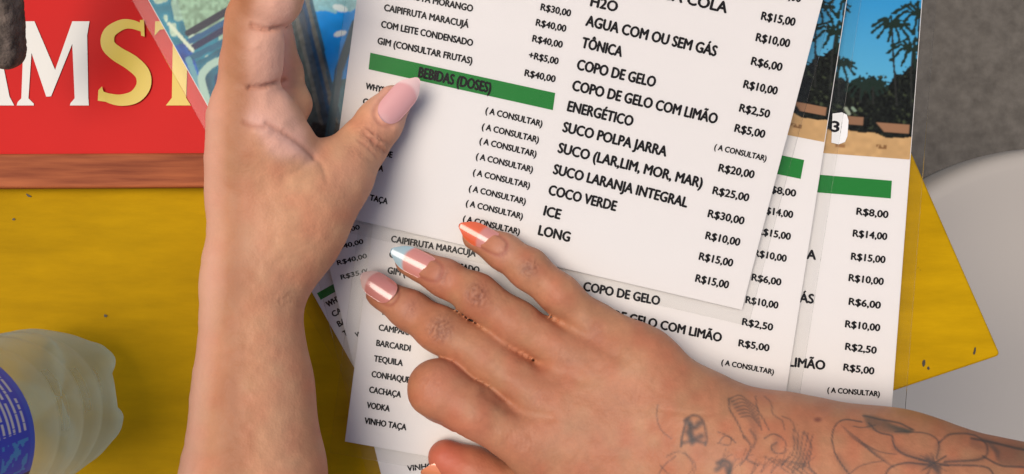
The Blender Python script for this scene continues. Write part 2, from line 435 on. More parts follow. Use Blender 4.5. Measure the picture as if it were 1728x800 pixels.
# label: printed colours by angle and height
na, nz_ = 720, 90
aa = np.linspace(0, 2*np.pi, na+1); hh = np.linspace(.0925, .150, nz_)
A, Z = np.meshgrid(aa, hh, indexing='ij')
RR = R+.0003
Vl = np.stack([bc.x+RR*np.cos(A), bc.y+RR*np.sin(A), Z], -1).reshape(-1, 3)
c = np.tile(np.array([.012, .075, .72]), (len(Vl), 1)); a_ = np.degrees(A.ravel()); h_ = (Z.ravel()-.0925)*1000
a_ = (a_+180) % 360-180
c[h_ < 3] = [.02, .12, .75]
blk = (a_ > 8) & (a_ < 78) & (h_ > 5) & (h_ < 24)
ln = (np.sin((h_-5)*2*np.pi/3.0) > .1)
gl = vnoise(np.stack([a_*1.0, np.floor((h_-5)/3.0)*7], 1), 1.3, 9) > .28
c[blk & ln & gl] = [.62, .74, .80]
blk = (a_ > -16) & (a_ < 4) & (h_ > 4) & (h_ < 20); st2 = (vnoise(np.stack([a_, h_*2], 1), 3.2, 12) > .50)
c[blk & st2] = [.03, .33, .80]
c[(a_ < -18) & (a_ > -170)] = [.006, .02, .13]
c[((a_+27)/6)**2+((h_-7)/4.2)**2 < 1] = [.75, .78, .82]
blk = (a_ > -30) & (a_ < -2) & (h_ > 24); c[blk & (vnoise(np.stack([a_, h_], 1), 4, 15) > .5)] = [.7, .78, .85]
lm = mat('bottle_label', rough=.3, attr='Col')
mesh_obj('label', Vl, grid_faces(na+1, nz_), lm, bt, True, c)

# ------------------------------------------------------------------ menus
paper_m = mat('paper', (.72, .695, .68), .6, Specular_IOR_Level=.15); add_bump(paper_m, 10, .12, .003)
ink = mat('black_ink', (.010, .009, .010), .6, Specular_IOR_Level=.1)
green = mat('green_ink', (.020, .200, .038), .6, Specular_IOR_Level=.1)
pic_m = mat('printed_photo', rough=.5, attr='Col', Specular_IOR_Level=.12)
tag_m = mat('white_sticker', (.82, .81, .78), .5)
lam = bpy.data.materials.new('clear_laminate'); lam.use_nodes = True
nt = lam.node_tree; nt.nodes.clear()
out = nt.nodes.new('ShaderNodeOutputMaterial'); tr = nt.nodes.new('ShaderNodeBsdfTransparent'); tr.inputs[0].default_value = (.975, .975, .97, 1)
gl = nt.nodes.new('ShaderNodeBsdfGlossy'); gl.inputs['Roughness'].default_value = .22
fr = nt.nodes.new('ShaderNodeFresnel'); fr.inputs[0].default_value = 1.22
nz = nt.nodes.new('ShaderNodeTexNoise'); nz.inputs['Scale'].default_value = 18
tcc = nt.nodes.new('ShaderNodeTexCoord'); nt.links.new(tcc.outputs['Object'], nz.inputs['Vector'])
bp = nt.nodes.new('ShaderNodeBump'); bp.inputs['Strength'].default_value = .3; bp.inputs['Distance'].default_value = .004
nt.links.new(nz.outputs[0], bp.inputs['Height']); nt.links.new(bp.outputs[0], gl.inputs['Normal'])
mxs = nt.nodes.new('ShaderNodeMixShader'); nt.links.new(fr.outputs[0], mxs.inputs[0])
nt.links.new(tr.outputs[0], mxs.inputs[1]); nt.links.new(gl.outputs[0], mxs.inputs[2]); nt.links.new(mxs.outputs[0], out.inputs[0])
fc = bpy.data.curves.new('txt', 'FONT'); fo = bpy.data.objects.new('txt', fc); COL.objects.link(fo)
fc.resolution_u = 3
PW = .188
class Page:
    """sheet: bilinear patch between two side edges; s = metres from the left, t = metres up from the bottom"""
    def __init__(s, BL, BR, TL, TR, wave=0.0, Hh=.265):
        s.c = [np.array(P(*q)) for q in (BL, BR, TL, TR)]; s.wave = wave; s.Hh = Hh
    def at(s, st, dz=0.0):
        u = st[:, 0:1]/PW; v = st[:, 1:2]/s.Hh
        a = s.c[0]*(1-u)+s.c[1]*u; b = s.c[2]*(1-u)+s.c[3]*u
        p = a*(1-v)+b*v
        p = p.copy(); p[:, 2] += dz+s.wave*(np.sin(u[:, 0]*5+1)*np.sin(v[:, 0]*6))
        return p
    def inv(s, x, y):
        st = np.array([[.09, .1]])
        for _ in range(12):
            e = 1e-4
            q0 = px_of(s.at(st))[0]; J = np.stack([(px_of(s.at(st+np.array([[e, 0]])))[0]-q0)/e, (px_of(s.at(st+np.array([[0, e]])))[0]-q0)/e], 1)
            st = st+np.linalg.solve(J, np.array([x, y])-q0)[None]
        return st[0]
def sheet(pg, name, s0, t0, s1, t1, dz, m, parent, nu=40, nv=120, colf=None, th=None):
    S, T = np.meshgrid(np.linspace(s0, s1, nu), np.linspace(t0, t1, nv), indexing='ij')
    st = np.stack([S.ravel(), T.ravel()], 1)
    V = pg.at(st, dz); Fc = grid_faces(nu, nv)
    if th:
        V2 = pg.at(st, dz-th); n = len(V); i = np.arange(n).reshape(nu, nv)
        V = np.concatenate([V, V2]); ns = len(V)
        rim = np.concatenate([i[:, 0], i[-1, 1:], i[-2::-1, -1], i[0, -2:0:-1]])
        m_r = len(rim); V = np.concatenate([V, V[rim], V[rim+n]]); a_ = ns+np.arange(m_r)
        side = np.stack([a_, np.roll(a_, -1), np.roll(a_, -1)+m_r, a_+m_r], 1)[:, ::-1]
        Fc = np.concatenate([Fc, (Fc+n)[:, ::-1], side])
        # uv for photos is not needed: colours sit on the vertices
    c = colf(st) if colf is not None else None
    if c is not None:
        c = c.reshape(nu, nv, 3)
        for _ in range(1):
            q_ = np.pad(c, ((1, 1), (1, 1), (0, 0)), mode='edge')
            c = (q_[1:-1, 1:-1]*2+q_[:-2, 1:-1]+q_[2:, 1:-1]+q_[1:-1, :-2]+q_[1:-1, 2:])/6
        c = c.reshape(-1, 3)
    if c is not None and th: c = np.concatenate([c, c])
    return mesh_obj(name, V, Fc, m, parent, True, c)
def text_on(pg, items, parent, name='printed_text', m=None, dz=.00012, bold=.022):
    V = []; Fc = []
    for it in items:
        body, p0, p1, capx = it[:4]; cond = it[4] if len(it) > 4 else None
        fc.body = body; fc.offset = 0.0
        bpy.context.view_layer.update()
        me = bpy.data.meshes.new_from_object(fo.evaluated_get(bpy.context.evaluated_depsgraph_get()))
        vv = np.array([v.co[:] for v in me.vertices]); ff = [list(p.vertices) for p in me.polygons]
        bpy.data.meshes.remove(me)
        a = pg.inv(*p0); b = pg.inv(*p1); d = b-a; Ls = np.linalg.norm(d); d /= Ls; nn = np.array([-d[1], d[0]])
        x0, x1 = vv[:, 0].min(), vv[:, 0].max()
        cap = capx*H*.98/F
        st = a+np.outer((vv[:, 0]-x0)/(x1-x0)*Ls, d)+np.outer(vv[:, 1]/.71*cap, nn)
        wt = cap*(.08 if cond is None else .085)
        for kk, (sx, sy) in enumerate(((-.8, 0), (.8, 0), (0, .6), (0, -.6), (0, 0))):
            n = len(V); V += pg.at(st+d*sx*wt+nn*sy*wt, dz+kk*.000008).tolist(); Fc += [[i+n for i in f] for f in ff]
    o = mesh_obj(name, V, Fc, m or ink, parent); o['kind'] = 'stuff'
    return o
def bar_on(pg, quad, parent, dz=.00008):      # quad px: TL TR BR BL
    c4 = np.array([pg.inv(*q) for q in quad]); n = 20; V = []
    for i in range(n+1):
        u = i/n; V.append(c4[0]*(1-u)+c4[1]*u); V.append(c4[3]*(1-u)+c4[2]*u)
    W = pg.at(np.array(V), dz)
    return mesh_obj('green_bar', W, [[2*i+1, 2*i+3, 2*i+2, 2*i] for i in range(n)], green, parent)
GRP = 'laminated drinks menus stacked on the table'
def menu(pg, label, wd=.006, marg=(0.006, .006, .006)):
    base = pg.at(np.array([[PW/2, .02]]))[0]
    m_ = thing('menu_card', label, 'menu', tuple(base), GRP)
    sheet(pg, 'paper', 0, 0, PW, pg.Hh, 0, paper_m, m_, th=.0002)
    sheet(pg, 'laminate', -marg[0], -marg[1], PW+marg[0], pg.Hh+marg[1], .00025, lam, m_, th=.0005)
    return m_

# --- printed photographs: colours painted on a fine grid of the print
def beach_fn(pg, x_right, y_bot):   # page px measured from the photo's lower right corner
    def fn(st):
        k = F/(H*.985)
        X = (st[:, 0]-x_right)*k; Y = -(st[:, 1]-y_bot)*k          # X<=0 leftwards, Y<=0 upwards
        q = np.stack([X, Y], 1)
        X = ((X+150) % 300-150); X = np.where(X > 0, -X, X); q = np.stack([X, Y], 1)
        nz1 = vnoise(q, 9, 21); nz2 = vnoise(q, 4, 22); nz3 = vnoise(q, 22, 23)
        g = np.clip(-Y/260, 0, 1)[:, None]
        c = lin(112, 185, 205)*(1-g)+lin(52, 145, 195)*g
        tl = -108-14*nz3-14*nz1-16*nz2**2+np.where(X > -50, -45*(X+50)/50, 0)+np.where(X < -125, (X+125)*1.2, 0)      # tree line
        d = Y > tl
        dk = lin(24, 28, 22)[None]*(.1+1.3*nz2[:, None])+lin(70, 80, 50)[None]*.5*np.clip(nz1[:, None]*nz2[:, None]-.42, 0, 1)*4
        c = np.where(d[:, None], dk, c)
        for cx, cy, tx, sc in ((-48, -222, -30, 34), (-4, -245, 10, 46), (-10, -185, -5, 42), (-88, -118, -92, 30), (-132, -150, -128, 30), (-70, -122, -70, 22), (-150, -250, -140, 30)):
            tr_ = poly_dist(q, [(cx, cy), ((cx+tx)/2-3, (cy-120)/2), (tx, -90)]) < 1.7
            c[tr_] = lin(40, 42, 38)
            for k2 in range(11):
                an = math.pi*2*k2/11+cx; ex = cx+sc*math.cos(an); ey = cy+sc*.55*math.sin(an)
                fr_ = poly_dist(q, [(cx, cy), ((cx+ex)/2, (cy+ey)/2-sc*.20), (ex, ey+sc*.16)])
                c[(fr_ < 2.4*(.4+nz2*1.3))] = lin(28, 44, 36)
        c[(Y > -58) & (Y < -44) & (X > -62+(Y+58)) & (X < -6)] = lin(150, 112, 84)
        c[(Y > -66) & (Y < -52) & (X > -130) & (X < -85)] = lin(140, 105, 80)
        c[poly_dist(q, [(-116, -78), (-110, -70)]) < 3] = lin(150, 160, 140); c[poly_dist(q, [(-104, -80), (-100, -76)]) < 2.5] = lin(130, 150, 130)
        sd_ = Y > -30-8*nz3+(X*.05)
        sc2 = lin(196, 160, 112)[None]*(.86+.2*nz1[:, None]); c = np.where(sd_[:, None], sc2, c)
        c[(Y > -21) & (Y < -15) & (X > -60) & (X < -42) & (nz2 > .3)] = lin(130, 95, 60)
        c[(Y > -17) & (Y < -12) & (X > -128) & (X < -112)] = lin(150, 110, 70)
        return c
    return fn
def photo(pg, parent, t_bot, fn, nx=420, ny=300):
    return sheet(pg, 'printed_photo', 0.0003, t_bot, PW-.0003, pg.Hh-.0003, .00008, pic_m, parent, nx, ny, fn)

RIGHT = [("R$8,00", None), ("R$14,00", None)]
# ---- rotated menu at the upper left, lowest of the pile
def vec(a, b): return np.array(a, float)+np.array(b, float)
def rect_page(BL, dirx, z, wpx=715, hpx=1007, ztop=None, wave=0.0):
    dx = np.array(dirx, float); dx /= np.linalg.norm(dx); up = np.array([dx[1], -dx[0]])
    BL = np.array(BL, float); BR = BL+dx*wpx; TL = BL+up*hpx; TR = BR+up*hpx
    zt = z if ztop is None else ztop
    return Page((*BL, z), (*BR, z), (*TL, zt), (*TR, zt), wave)
pgA = rect_page((617, 655), (.872, -.489), .0012, ztop=.0135)
pgA = Page((617, 655, .0012), (1240, 305, .0012), (125, -223, .020), (748, -573, .003))
mA = menu(pgA, 'laminated menu with a teal and cream photo, fanned out furthest left under the upright hand')
def photoA(st):
    pts = pgA.at(st); q = px_of(pts); n1 = vnoise(q, 14, 31); n2 = vnoise(q, 5, 32); n3 = vnoise(q, 30, 33)
    c = lin(70, 130, 145)[None]*(.6+.8*n1[:, None])
    c = np.where((n3 > .55)[:, None] & (q[:, 1] < 90)[:, None], lin(165, 180, 160)[None]*(.7+.5*n2[:, None]), c)
    c = np.where((n1 > .68)[:, None], lin(200, 205, 180)[None]*(.7+.4*n2[:, None]), c)
    c = np.where((in_poly(q, [(300, 0), (400, -40), (400, 20), (335, 60), (315, 55)]))[:, None], lin(150, 165, 140)[None]*(.7+.6*n2[:, None]), c)
    c = np.where((in_poly(q, [(270, 85), (318, 70), (372, 215), (350, 215)]))[:, None], lin(30, 95, 150)[None]*(.5+1.0*n1[:, None]), c)
    for a, b, w_, cc in (((318, 56), (430, -8), 6, (28, 48, 78)), ((320, 70), (430, 10), 4.5, (70, 100, 130)), ((322, 82), (430, 22), 5.5, (24, 55, 90)), ((322, 98), (430, 45), 5, (30, 105, 125)), ((285, 40), (325, 85), 3, (215, 205, 180)), ((318, 100), (352, 190), 5, (120, 155, 160)), ((300, 110), (345, 205), 4, (190, 195, 175))):
        c[poly_dist(q, [a, b]) < w_] = lin(*cc)
    c = np.where(in_poly(q, [(330, 105), (400, 68), (400, 220), (356, 190)])[:, None], lin(40, 105, 120)[None]*(.7+.6*n1[:, None]), c)
    d = poly_dist(q, curve([(352, 178), (340, 135), (347, 118), (362, 106), (382, 100)])); c[d < 6.5] = lin(175, 185, 170)
    c[poly_dist(q, [(366, 130), (369, 152)]) < 4.5] = lin(35, 85, 110)
    c[poly_dist(q, [(242, 5), (352, 200)]) < 3] = lin(60, 105, 140)
    c = np.clip((c-.12)*1.35+.10, .02, .9)*np.array([.72, .90, .95])
    return c
photo(pgA, mA, pgA.inv(376, 240)[1], photoA, 500, 330)
rows = []
names_l = ["CAIPIFRUTA MORANGO", "CAIPIFRUTA MARACUJÁ", "COM LEITE CONDENSADO", "GIM (CONSULTAR FRUTAS)"]
doses = ["WHYSKY", "CAMPARI", "BARCARDI", "TEQUILA", "CONHAQUE", "CACHAÇA", "VODKA", "VINHO TAÇA"]
def left_col(pg, o, dx, dn, lst, x0, sp=26.5, cap=10.5):
    """rows starting at page px from corner o; dx along the row, dn down the page"""
    out = []; wpc = 7.3
    for i, tx in enumerate(lst):
        if tx is None: continue
        p = np.array(o)+np.array(dn)*(x0+sp*i)
        out.append((tx, tuple(p), tuple(p+np.array(dx)*wpc*len(tx)), cap))
    return out
def dirs(dirx):
    dx = np.array(dirx, float); dx /= np.linalg.norm(dx); return dx, np.array([-dx[1], dx[0]])
dx, dn = dirs((.872, -.489))
o = vec((376, 240), dx*17)
text_on(pgA, left_col(pgA, o, dx, dn, ["CAIPIRINHA LIMÃO"]+names_l, 40)+left_col(pgA, vec(o, dx*2), dx, dn, doses, 330, 19), mA)
e = np.array((376, 240))+dn*300+dx*14
bar_on(pgA, (tuple(e), tuple(e+dx*300), tuple(e+dx*300+dn*13), tuple(e+dn*13)), mA)

# ---- second fanned menu
dB = (.970, -.243)
pgB = rect_page((650, 828), dB, .0032)
c_ = [px_of(np.array([q]))[0] for q in pgB.c]
pgB = Page((*c_[0], .0032), (*c_[1], .0030), (*c_[2], .0170), (*c_[3], .0080))
mB = menu(pgB, 'laminated menu with a bright blue photo, fanned out between upright hand and held menu')
def photoB(st):
    pts = pgB.at(st); q = px_of(pts); n1 = vnoise(q, 14, 41); n2 = vnoise(q, 5, 42); n3 = vnoise(q, 40, 43)
    X = q[:, 0]-(q[:, 1])*.235                      # runs along the posts
    c = lin(0, 150, 225)[None]*(.85+.35*n1[:, None])
    c = np.where((q[:, 1] < 14+8*n1)[:, None], lin(150, 200, 205)[None]*(.8+.3*n2[:, None]), c)
    low = q[:, 1] > 118+30*n3+ (560-q[:, 0])*.3
    c = np.where(low[:, None], lin(60, 120, 135)[None]*(.6+.6*n1[:, None]), c)
    for a, w_, cc in ((480, 16, (62, 74, 76)), (500, 5, (96, 98, 94)), (508, 6, (58, 72, 86)), (517, 4, (30, 70, 105)), (524, 4.5, (104, 106, 100)), (530, 3, (50, 90, 110))):
        c = np.where((np.abs(X-a+5) < w_)[:, None], lin(*cc)[None]*(.7+.6*n2[:, None]), c)
    c = np.where((q[:, 1] > 200+20*n1)[:, None], lin(42, 44, 44)[None]*(.5+.9*n2[:, None]), c)
    c[((q[:, 0]-574)/13)**2+((q[:, 1]-14-(q[:, 0]-574)*.2)/6)**2 < 1] = lin(225, 238, 235)
    c[((q[:, 0]-574)/11)**2+((q[:, 1]-57+(q[:, 0]-574)*.2)/5)**2 < 1] = lin(235, 240, 235)
    c[poly_dist(q, [(540, 12), (566, 20)]) < 3] = lin(150, 205, 215)
    right = poly_dist(q, [(600, 40), (572, 120), (555, 235)]) < 7
    c[right] = lin(60, 92, 104)
    return c
tB = pgB.inv(531, 349)[1]
photo(pgB, mB, tB, photoB, 460, 330)
dx, dn = dirs(dB); o = vec((531, 349), dx*14)
text_on(pgB, left_col(pgB, o, dx, dn, ["R$25,00", "R$30,00", "R$40,00", "R$40,00", "R$35,00"]+[None]*3+doses, 30, 25, 8)+[("VINHO TAÇA", (688, 795), (772, 786), 10)], mB)

# ---- right-hand menu lying flat
dC = (1, .075)
pgC = rect_page((787, 700), dC, .0052)
mC = menu(pgC, 'laminated menu lying furthest right, beach photo with a white number tag above its prices')
br = pgC.inv(1545, 270)
photo(pgC, mC, br[1], beach_fn(pgC, PW, br[1]), 520, 380)
bar_on(pgC, ((1130, 274), (1505, 305), (1503, 335), (1128, 304)), mC)
cx = 1.0
tC = [("R$8,00", (1445, 362), (1498, 368), 12), ("R$14,00", (1439, 399), (1496, 405), 12), ("R$15,00", (1436, 438), (1493, 444), 12), ("R$10,00", (1432, 474), (1490, 481), 12),
      ("R$6,00", (1432, 514), (1485, 521), 12), ("R$10,00", (1426, 552), (1484, 559), 12), ("R$2,50", (1426, 590), (1478, 597), 12), ("R$5,00", (1423, 625), (1474, 632), 12), ("( A CONSULTAR)", (1396, 662), (1484, 669), 9),
      ("COCA COLA", (1245, 425), (1376, 438), 16), ("AGUA COM OU SEM GÁS", (1130, 490), (1372, 512), 16), ("COPO DE GELO COM LIMÃO", (1120, 596), (1391, 624), 16)]
text_on(pgC, tC, mC)
# number tag
tq = [(1404, 192), (1420, 190), (1428, 194), (1431, 204), (1429, 230), (1425, 240), (1414, 244), (1402, 241)]
pts = np.array([pgC.inv(*p) for p in tq]); mesh_obj('number_tag', pgC.at(pts, .0007), [list(range(len(tq)))[::-1]], tag_m, mC)
text_on(pgC, [("3", (1402, 222), (1414, 223), 18)], mC, 'tag_number', dz=.0008)

# ---- middle menu
pgD = Page((582, 745, .0072), (1294, 872, .0072), (713, -262, .013), (1447, -115, .011), .0004)
mD = menu(pgD, 'laminated menu lying directly under the tattooed hand, between the held menu and the rightmost one')
br = pgD.inv(1397, 241)
photo(pgD, mD, br[1], beach_fn(pgD, PW, br[1]), 520, 380)
bar_on(pgD, ((985, 194), (1357, 270), (1351, 302), (979, 226)), mD)
tD = [("CAIPIFRUTA MORANGO", (664, 382), (800, 406), 11), ("CAIPIFRUTA MARACUJÁ", (660, 408), (802, 433), 11), ("COM LEITE CONDENSADO", (657, 434), (808, 461), 11), ("GIM (CONSULTAR FRUTAS)", (654, 461), (812, 489), 11)]
wl = [46, 50, 57, 48, 64, 53, 38, 70]
for i, d_ in enumerate(doses):
    x, y = 643-4.0*i, 531+26.2*i
    tD.append((d_, (x, y), (x+wl[i], y+wl[i]*.165), 10.5))
for tx, x0, y0, x1, y1 in (("R$8,00", 1290, 323, 1342, 332), ("R$14,00", 1283, 359, 1337, 368), ("R$15,00", 1278, 395, 1333, 405), ("R$10,00", 1272, 432, 1326, 442), ("R$6,00", 1268, 473, 1317, 482),
                           ("R$10,00", 1258, 511, 1312, 521), ("R$2,50", 1252, 548, 1303, 558), ("R$5,00", 1246, 584, 1297, 593)):
    tD.append((tx, (x0, y0), (x1, y1), 12))
tD += [("( A CONSULTAR)", (1217, 615), (1305, 632), 9), ("COPO DE GELO", (984, 490), (1112, 515), 15.5), ("COPO DE GELO COM LIMÃO", (975, 525), (1216, 577), 15.5), ("ENERGÉTICO", (968, 562), (1080, 586), 15.5)]
text_on(pgD, tD, mD)

# ---- held menu, on top
k = 2.75
BL, BR = np.array(P(552, 360, .0128)), np.array(P(1252, 523, .0105))
L1, R1 = np.array(P(600, 15, .030)), np.array(P(1341, 182, .022))
pgE = Page((0, 0, 0), (0, 0, 0), (0, 0, 0), (0, 0, 0)); pgE.c = [BL, BR, BL+(L1-BL)*k, BR+(R1-BR)*k]; pgE.Hh = float(np.linalg.norm(L1-BL))*k
_at = pgE.at
def at_e(st, dz=0.0):        # lower edge relaxes flat onto the pile
    p = _at(st, dz); v = st[:, 1]/pgE.Hh; u = st[:, 0]/PW
    p[:, 2] += -.0010*np.sin(np.clip(v/.36, 0, 1)*np.pi)*(1-.3*u)
    return p
pgE.at = at_e
mE = menu(pgE, 'white laminated drinks menu on top, held between finger and thumb of the upright hand', marg=(.0045, .0062))
tE = [("H2O", (996, 10), (1040, 20), 16), ("COCA COLA", (1078, -12), (1225, 22), 17), ("AGUA COM OU SEM GÁS", (988, 43), (1207, 95), 16.5), ("TÔNICA", (981, 80), (1048, 96), 16.5),
      ("COPO DE GELO", (973, 117), (1104, 147), 16.5), ("COPO DE GELO COM LIMÃO", (965, 152), (1208, 209), 16.5), ("ENERGÉTICO", (957, 187), (1066, 213), 16.5), ("SUCO POLPA JARRA", (949, 222), (1123, 264), 16.5),
      ("SUCO (LAR,LIM, MOR, MAR)", (941, 257), (1183, 317), 16.5), ("SUCO LARANJA INTEGRAL", (933, 293), (1158, 350), 16.5), ("COCO VERDE", (925, 328), (1038, 356), 16.5), ("ICE", (917, 363), (944, 370), 16.5), ("LONG", (908, 396), (960, 408), 16.5)]
for tx, x0, y0, x1, y1 in (("R$14,00", 1294, -8, 1350, 4), ("R$15,00", 1284, 33, 1340, 44), ("R$10,00", 1275, 69, 1331, 80), ("R$6,00", 1267, 109, 1318, 120), ("R$10,00", 1254, 148, 1310, 160), ("R$2,50", 1247, 188, 1297, 199),
                           ("R$5,00", 1239, 222, 1289, 233), ("R$20,00", 1212, 289, 1271, 301), ("R$25,00", 1202, 327, 1262, 340), ("R$30,00", 1194, 366, 1254, 379), ("R$10,00", 1190, 403, 1247, 415), ("R$15,00", 1179, 438, 1235, 450), ("R$15,00", 1173, 475, 1228, 487)):
    tE.append((tx, (x0, y0), (x1, y1), 12.5))
tE.append(("( A CONSULTAR)", (1205, 252), (1292, 272), 9))
tE += [("CAIPIFRUTA MORANGO", (655, -9), (797, 20), 10.5), ("CAIPIFRUTA MARACUJÁ", (648, 18), (790, 47), 10.5), ("COM LEITE CONDENSADO", (643, 46), (797, 78), 10.5), ("GIM (CONSULTAR FRUTAS)", (637, 74), (796, 108), 10.5)]
for tx, x0, y0, x1, y1 in (("R$30,00", 912, 17, 962, 28), ("R$40,00", 904, 43, 954, 54), ("R$40,00", 898, 70, 948, 81), ("+R$5,00", 892, 98, 941, 109), ("R$40,00", 885, 128, 936, 139)):
    tE.append((tx, (x0, y0), (x1, y1), 10.5))
for i, d_ in enumerate(doses):
    x, y = 617-4.6*i, 150+25.6*i
    tE.append((d_, (x, y), (x+wl[i]*.98, y+wl[i]*.22), 10))
for x0, y0 in ((819, 191), (813, 218), (809, 242), (803, 268), (798, 295), (791, 322), (786, 347), (781, 373)):
    tE.append(("( A CONSULTAR)", (x0, y0), (x0+95, y0+23), 10))
text_on(pgE, tE, mE)
bar_on(pgE, ((625, 89), (937, 157), (933, 186), (622, 117)), mE)
text_on(pgE, [("BEBIDAS (DOSES)", (706, 130), (827, 157), 16.5, 1)], mE, 'bar_text', dz=.0002)
bpy.data.objects.remove(fo)

# ------------------------------------------------------------------ people: hands and forearms
def skin_mat(name, ssr=.03):
    m = mat(name, rough=.5, attr='Col', Specular_IOR_Level=.28)
    b = m.node_tree.nodes['Principled BSDF']
    b.inputs['Subsurface Weight'].default_value = ssr; b.inputs['Subsurface Radius'].default_value = (1, .35, .18); b.inputs['Subsurface Scale'].default_value = .0015
    add_bump(m, 900, .16, .0004, 'VORONOI'); add_bump(m, 2400, .25, .0002); add_bump(m, 180, .12, .0008)
    return m
skin1 = skin_mat('skin_pale'); skin2 = skin_mat('skin_tan')
nail_m = mat('nail', rough=.16, attr='Col', Specular_IOR_Level=.6, Coat_Weight=.5)
def nail(parent, base, tip, r_px, z0, z1, half, col_bed, col_tip, tipfrac=.62, roll=0.0, lift=0.0, tip_round=.55, side=0.0):
    """curved plate riding on the finger's axis; base/tip in px on the axis; half = half angle in radians"""
    A = np.array(P(*base, z0/1000)); B = np.array(P(*tip, z1/1000)); ax = B-A; Ln = np.linalg.norm(ax); ax /= Ln
    eye = np.array([0, 0, H])-A; eye /= np.linalg.norm(eye)
    up = eye-ax*(eye@ax); up /= np.linalg.norm(up); sd_ = np.cross(ax, up)
    up2 = up*math.cos(roll)+sd_*math.sin(roll); sd2 = -up*math.sin(roll)+sd_*math.cos(roll)
    r = PR(r_px, z0/1000)
    nu, nv = 25, 33; V = []; C = []
    for layer in (0, 1):
        for i in range(nu):
            for j in range(nv):
                u = i/(nu-1)*2-1; v = j/(nv-1)
                wv = 1-(max(v-tip_round, 0)/(1-tip_round))**2.6*.62 if v > tip_round else 1-.28*(max(.22-v, 0)/.22)**2
                an = u*half*wv
                ex = (1-abs(u)**2.4)*.10*(v > .5)*(v-.5)*2-(1-abs(u)**2.2)*.10*(v < .25)*(1-v/.25)*1.0
                rr = r*(1.0+.03*math.sin(v*3.1))-layer*.00035
                c_ = A+ax*Ln*(v+ex)+up2*rr*math.cos(an)+sd2*rr*math.sin(an)*1.0+up*lift*v
                V.append(c_)
                e = tipfrac+.06*(1-u*u)
                k_ = np.clip((v-e)/.05+.5, 0, 1)
                lun = np.clip(1-((v+.02)/.16)**2-(u/.55)**2, 0, 1)*.35
                C.append((np.array(col_bed)*(1-lun)+np.array([.75, .5, .45])*lun)*(1-k_)+np.array(col_tip)*k_)
    Fa = grid_faces(nu, nv); n = nu*nv; i = np.arange(n).reshape(nu, nv)
    rim = np.concatenate([i[:, 0], i[-1, 1:], i[-2::-1, -1], i[0, -2:0:-1]])
    side_ = np.stack([rim, np.roll(rim, -1), np.roll(rim, -1)+n, rim+n], 1)
    return mesh_obj('fingernail', np.array(V), np.concatenate([Fa, (Fa+n)[:, ::-1], side_]), nail_m, parent, True, np.array(C))

# ---- tattooed hand, palm down
core = chain([(1010, 548, 22, 32), (1085, 612, 26, 45), (1185, 700, 28, 60)])+chain([(962, 600, 26, 33), (1170, 735, 31, 62)])+chain([(922, 672, 29, 38), (1170, 775, 33, 64)])+chain([(895, 745, 30, 46), (1170, 812, 31, 66)])
core += chain([(930, 845, 24, 60), (1160, 850, 28, 80)])
core += chain([(1190, 745, 31, 96), (1330, 812, 36, 132), (1500, 857, 40, 150), (2400, 1060, 45, 170)])
F_pinky = chain([(803, 400, 19, 23), (850, 425, 21, 29), (892, 454, 24, 33), (945, 498, 25, 33), (1003, 550, 23, 34)])
F_ring = chain([(692, 441, 16, 25), (750, 469, 20, 30), (804, 498, 24.5, 35), (869, 546, 24, 38), (956, 594, 26, 36)])
F_mid = chain([(643, 495, 14.5, 26), (692, 524, 18, 32), (743, 557, 22.5, 37.5), (818, 600, 24, 40), (908, 668, 29, 41)])
F_ind = chain([(895, 750, 30, 46), (802, 695, 33, 42), (738, 656, 30, 47), (745, 672, 20, 38), (775, 700, 14, 30)])
F_thm = chain([(752, 772, 13, 30), (800, 795, 14, 38), (900, 850, 18, 50)])
bodyR = Body(core, [F_pinky, F_ring, F_mid, F_ind, F_thm], .014, [.006, .0045, .0045, .005, .005], .004)
def arc_lines(c, d, w_, gaps, ln, curv=.25):
    """short creases across a finger at c; d = finger direction"""
    d = np.array(d, float); d /= np.linalg.norm(d); nn = np.array([-d[1], d[0]]); out = []
    for g in gaps:
        a_, b_ = -1+random.uniform(0, .5), 1-random.uniform(0, .5)
        out.append([tuple(np.array(c)+d*(g+random.uniform(-.7, .7))+d*(abs(t)**2)*(-g*.15)+nn*t*ln) for t in np.linspace(a_, b_, 7)])
    return out
creR = []
WR = [(893, 453, .60, 15, 17, .9), (804, 497, .52, 20, 21, 1.0), (743, 556, .60, 22, 23, 1.0), (851, 424, .5, 9, 16, .45), (748, 467, .5, 11, 18, .5), (694, 522, .55, 11, 19, .5), (726, 645, .55, 22, 30, .28), (1005, 560, .6, 18, 20, .25), (955, 605, .6, 20, 22, .25), (905, 672, .6, 22, 24, .25)]
NAILR = []
for b_, t_e, hw in (((848, 419), (784, 384), 17), ((738, 461), (672, 428), 19), ((664, 502), (618, 472), 19)):
    b_ = np.array(b_, float); d = np.array(t_e, float)-b_; Ln = np.linalg.norm(d); d /= Ln; nn = np.array([-d[1], d[0]])
    l = curve([tuple(b_+d*Ln*.75+nn*hw), tuple(b_+d*Ln*.25+nn*hw), tuple(b_-d*2+nn*hw*.75), tuple(b_-d*6), tuple(b_-d*2-nn*hw*.75), tuple(b_+d*Ln*.25-nn*hw), tuple(b_+d*Ln*.75-nn*hw)], 5)
    NAILR.append(l); creR.append((l, 3.0, .35))
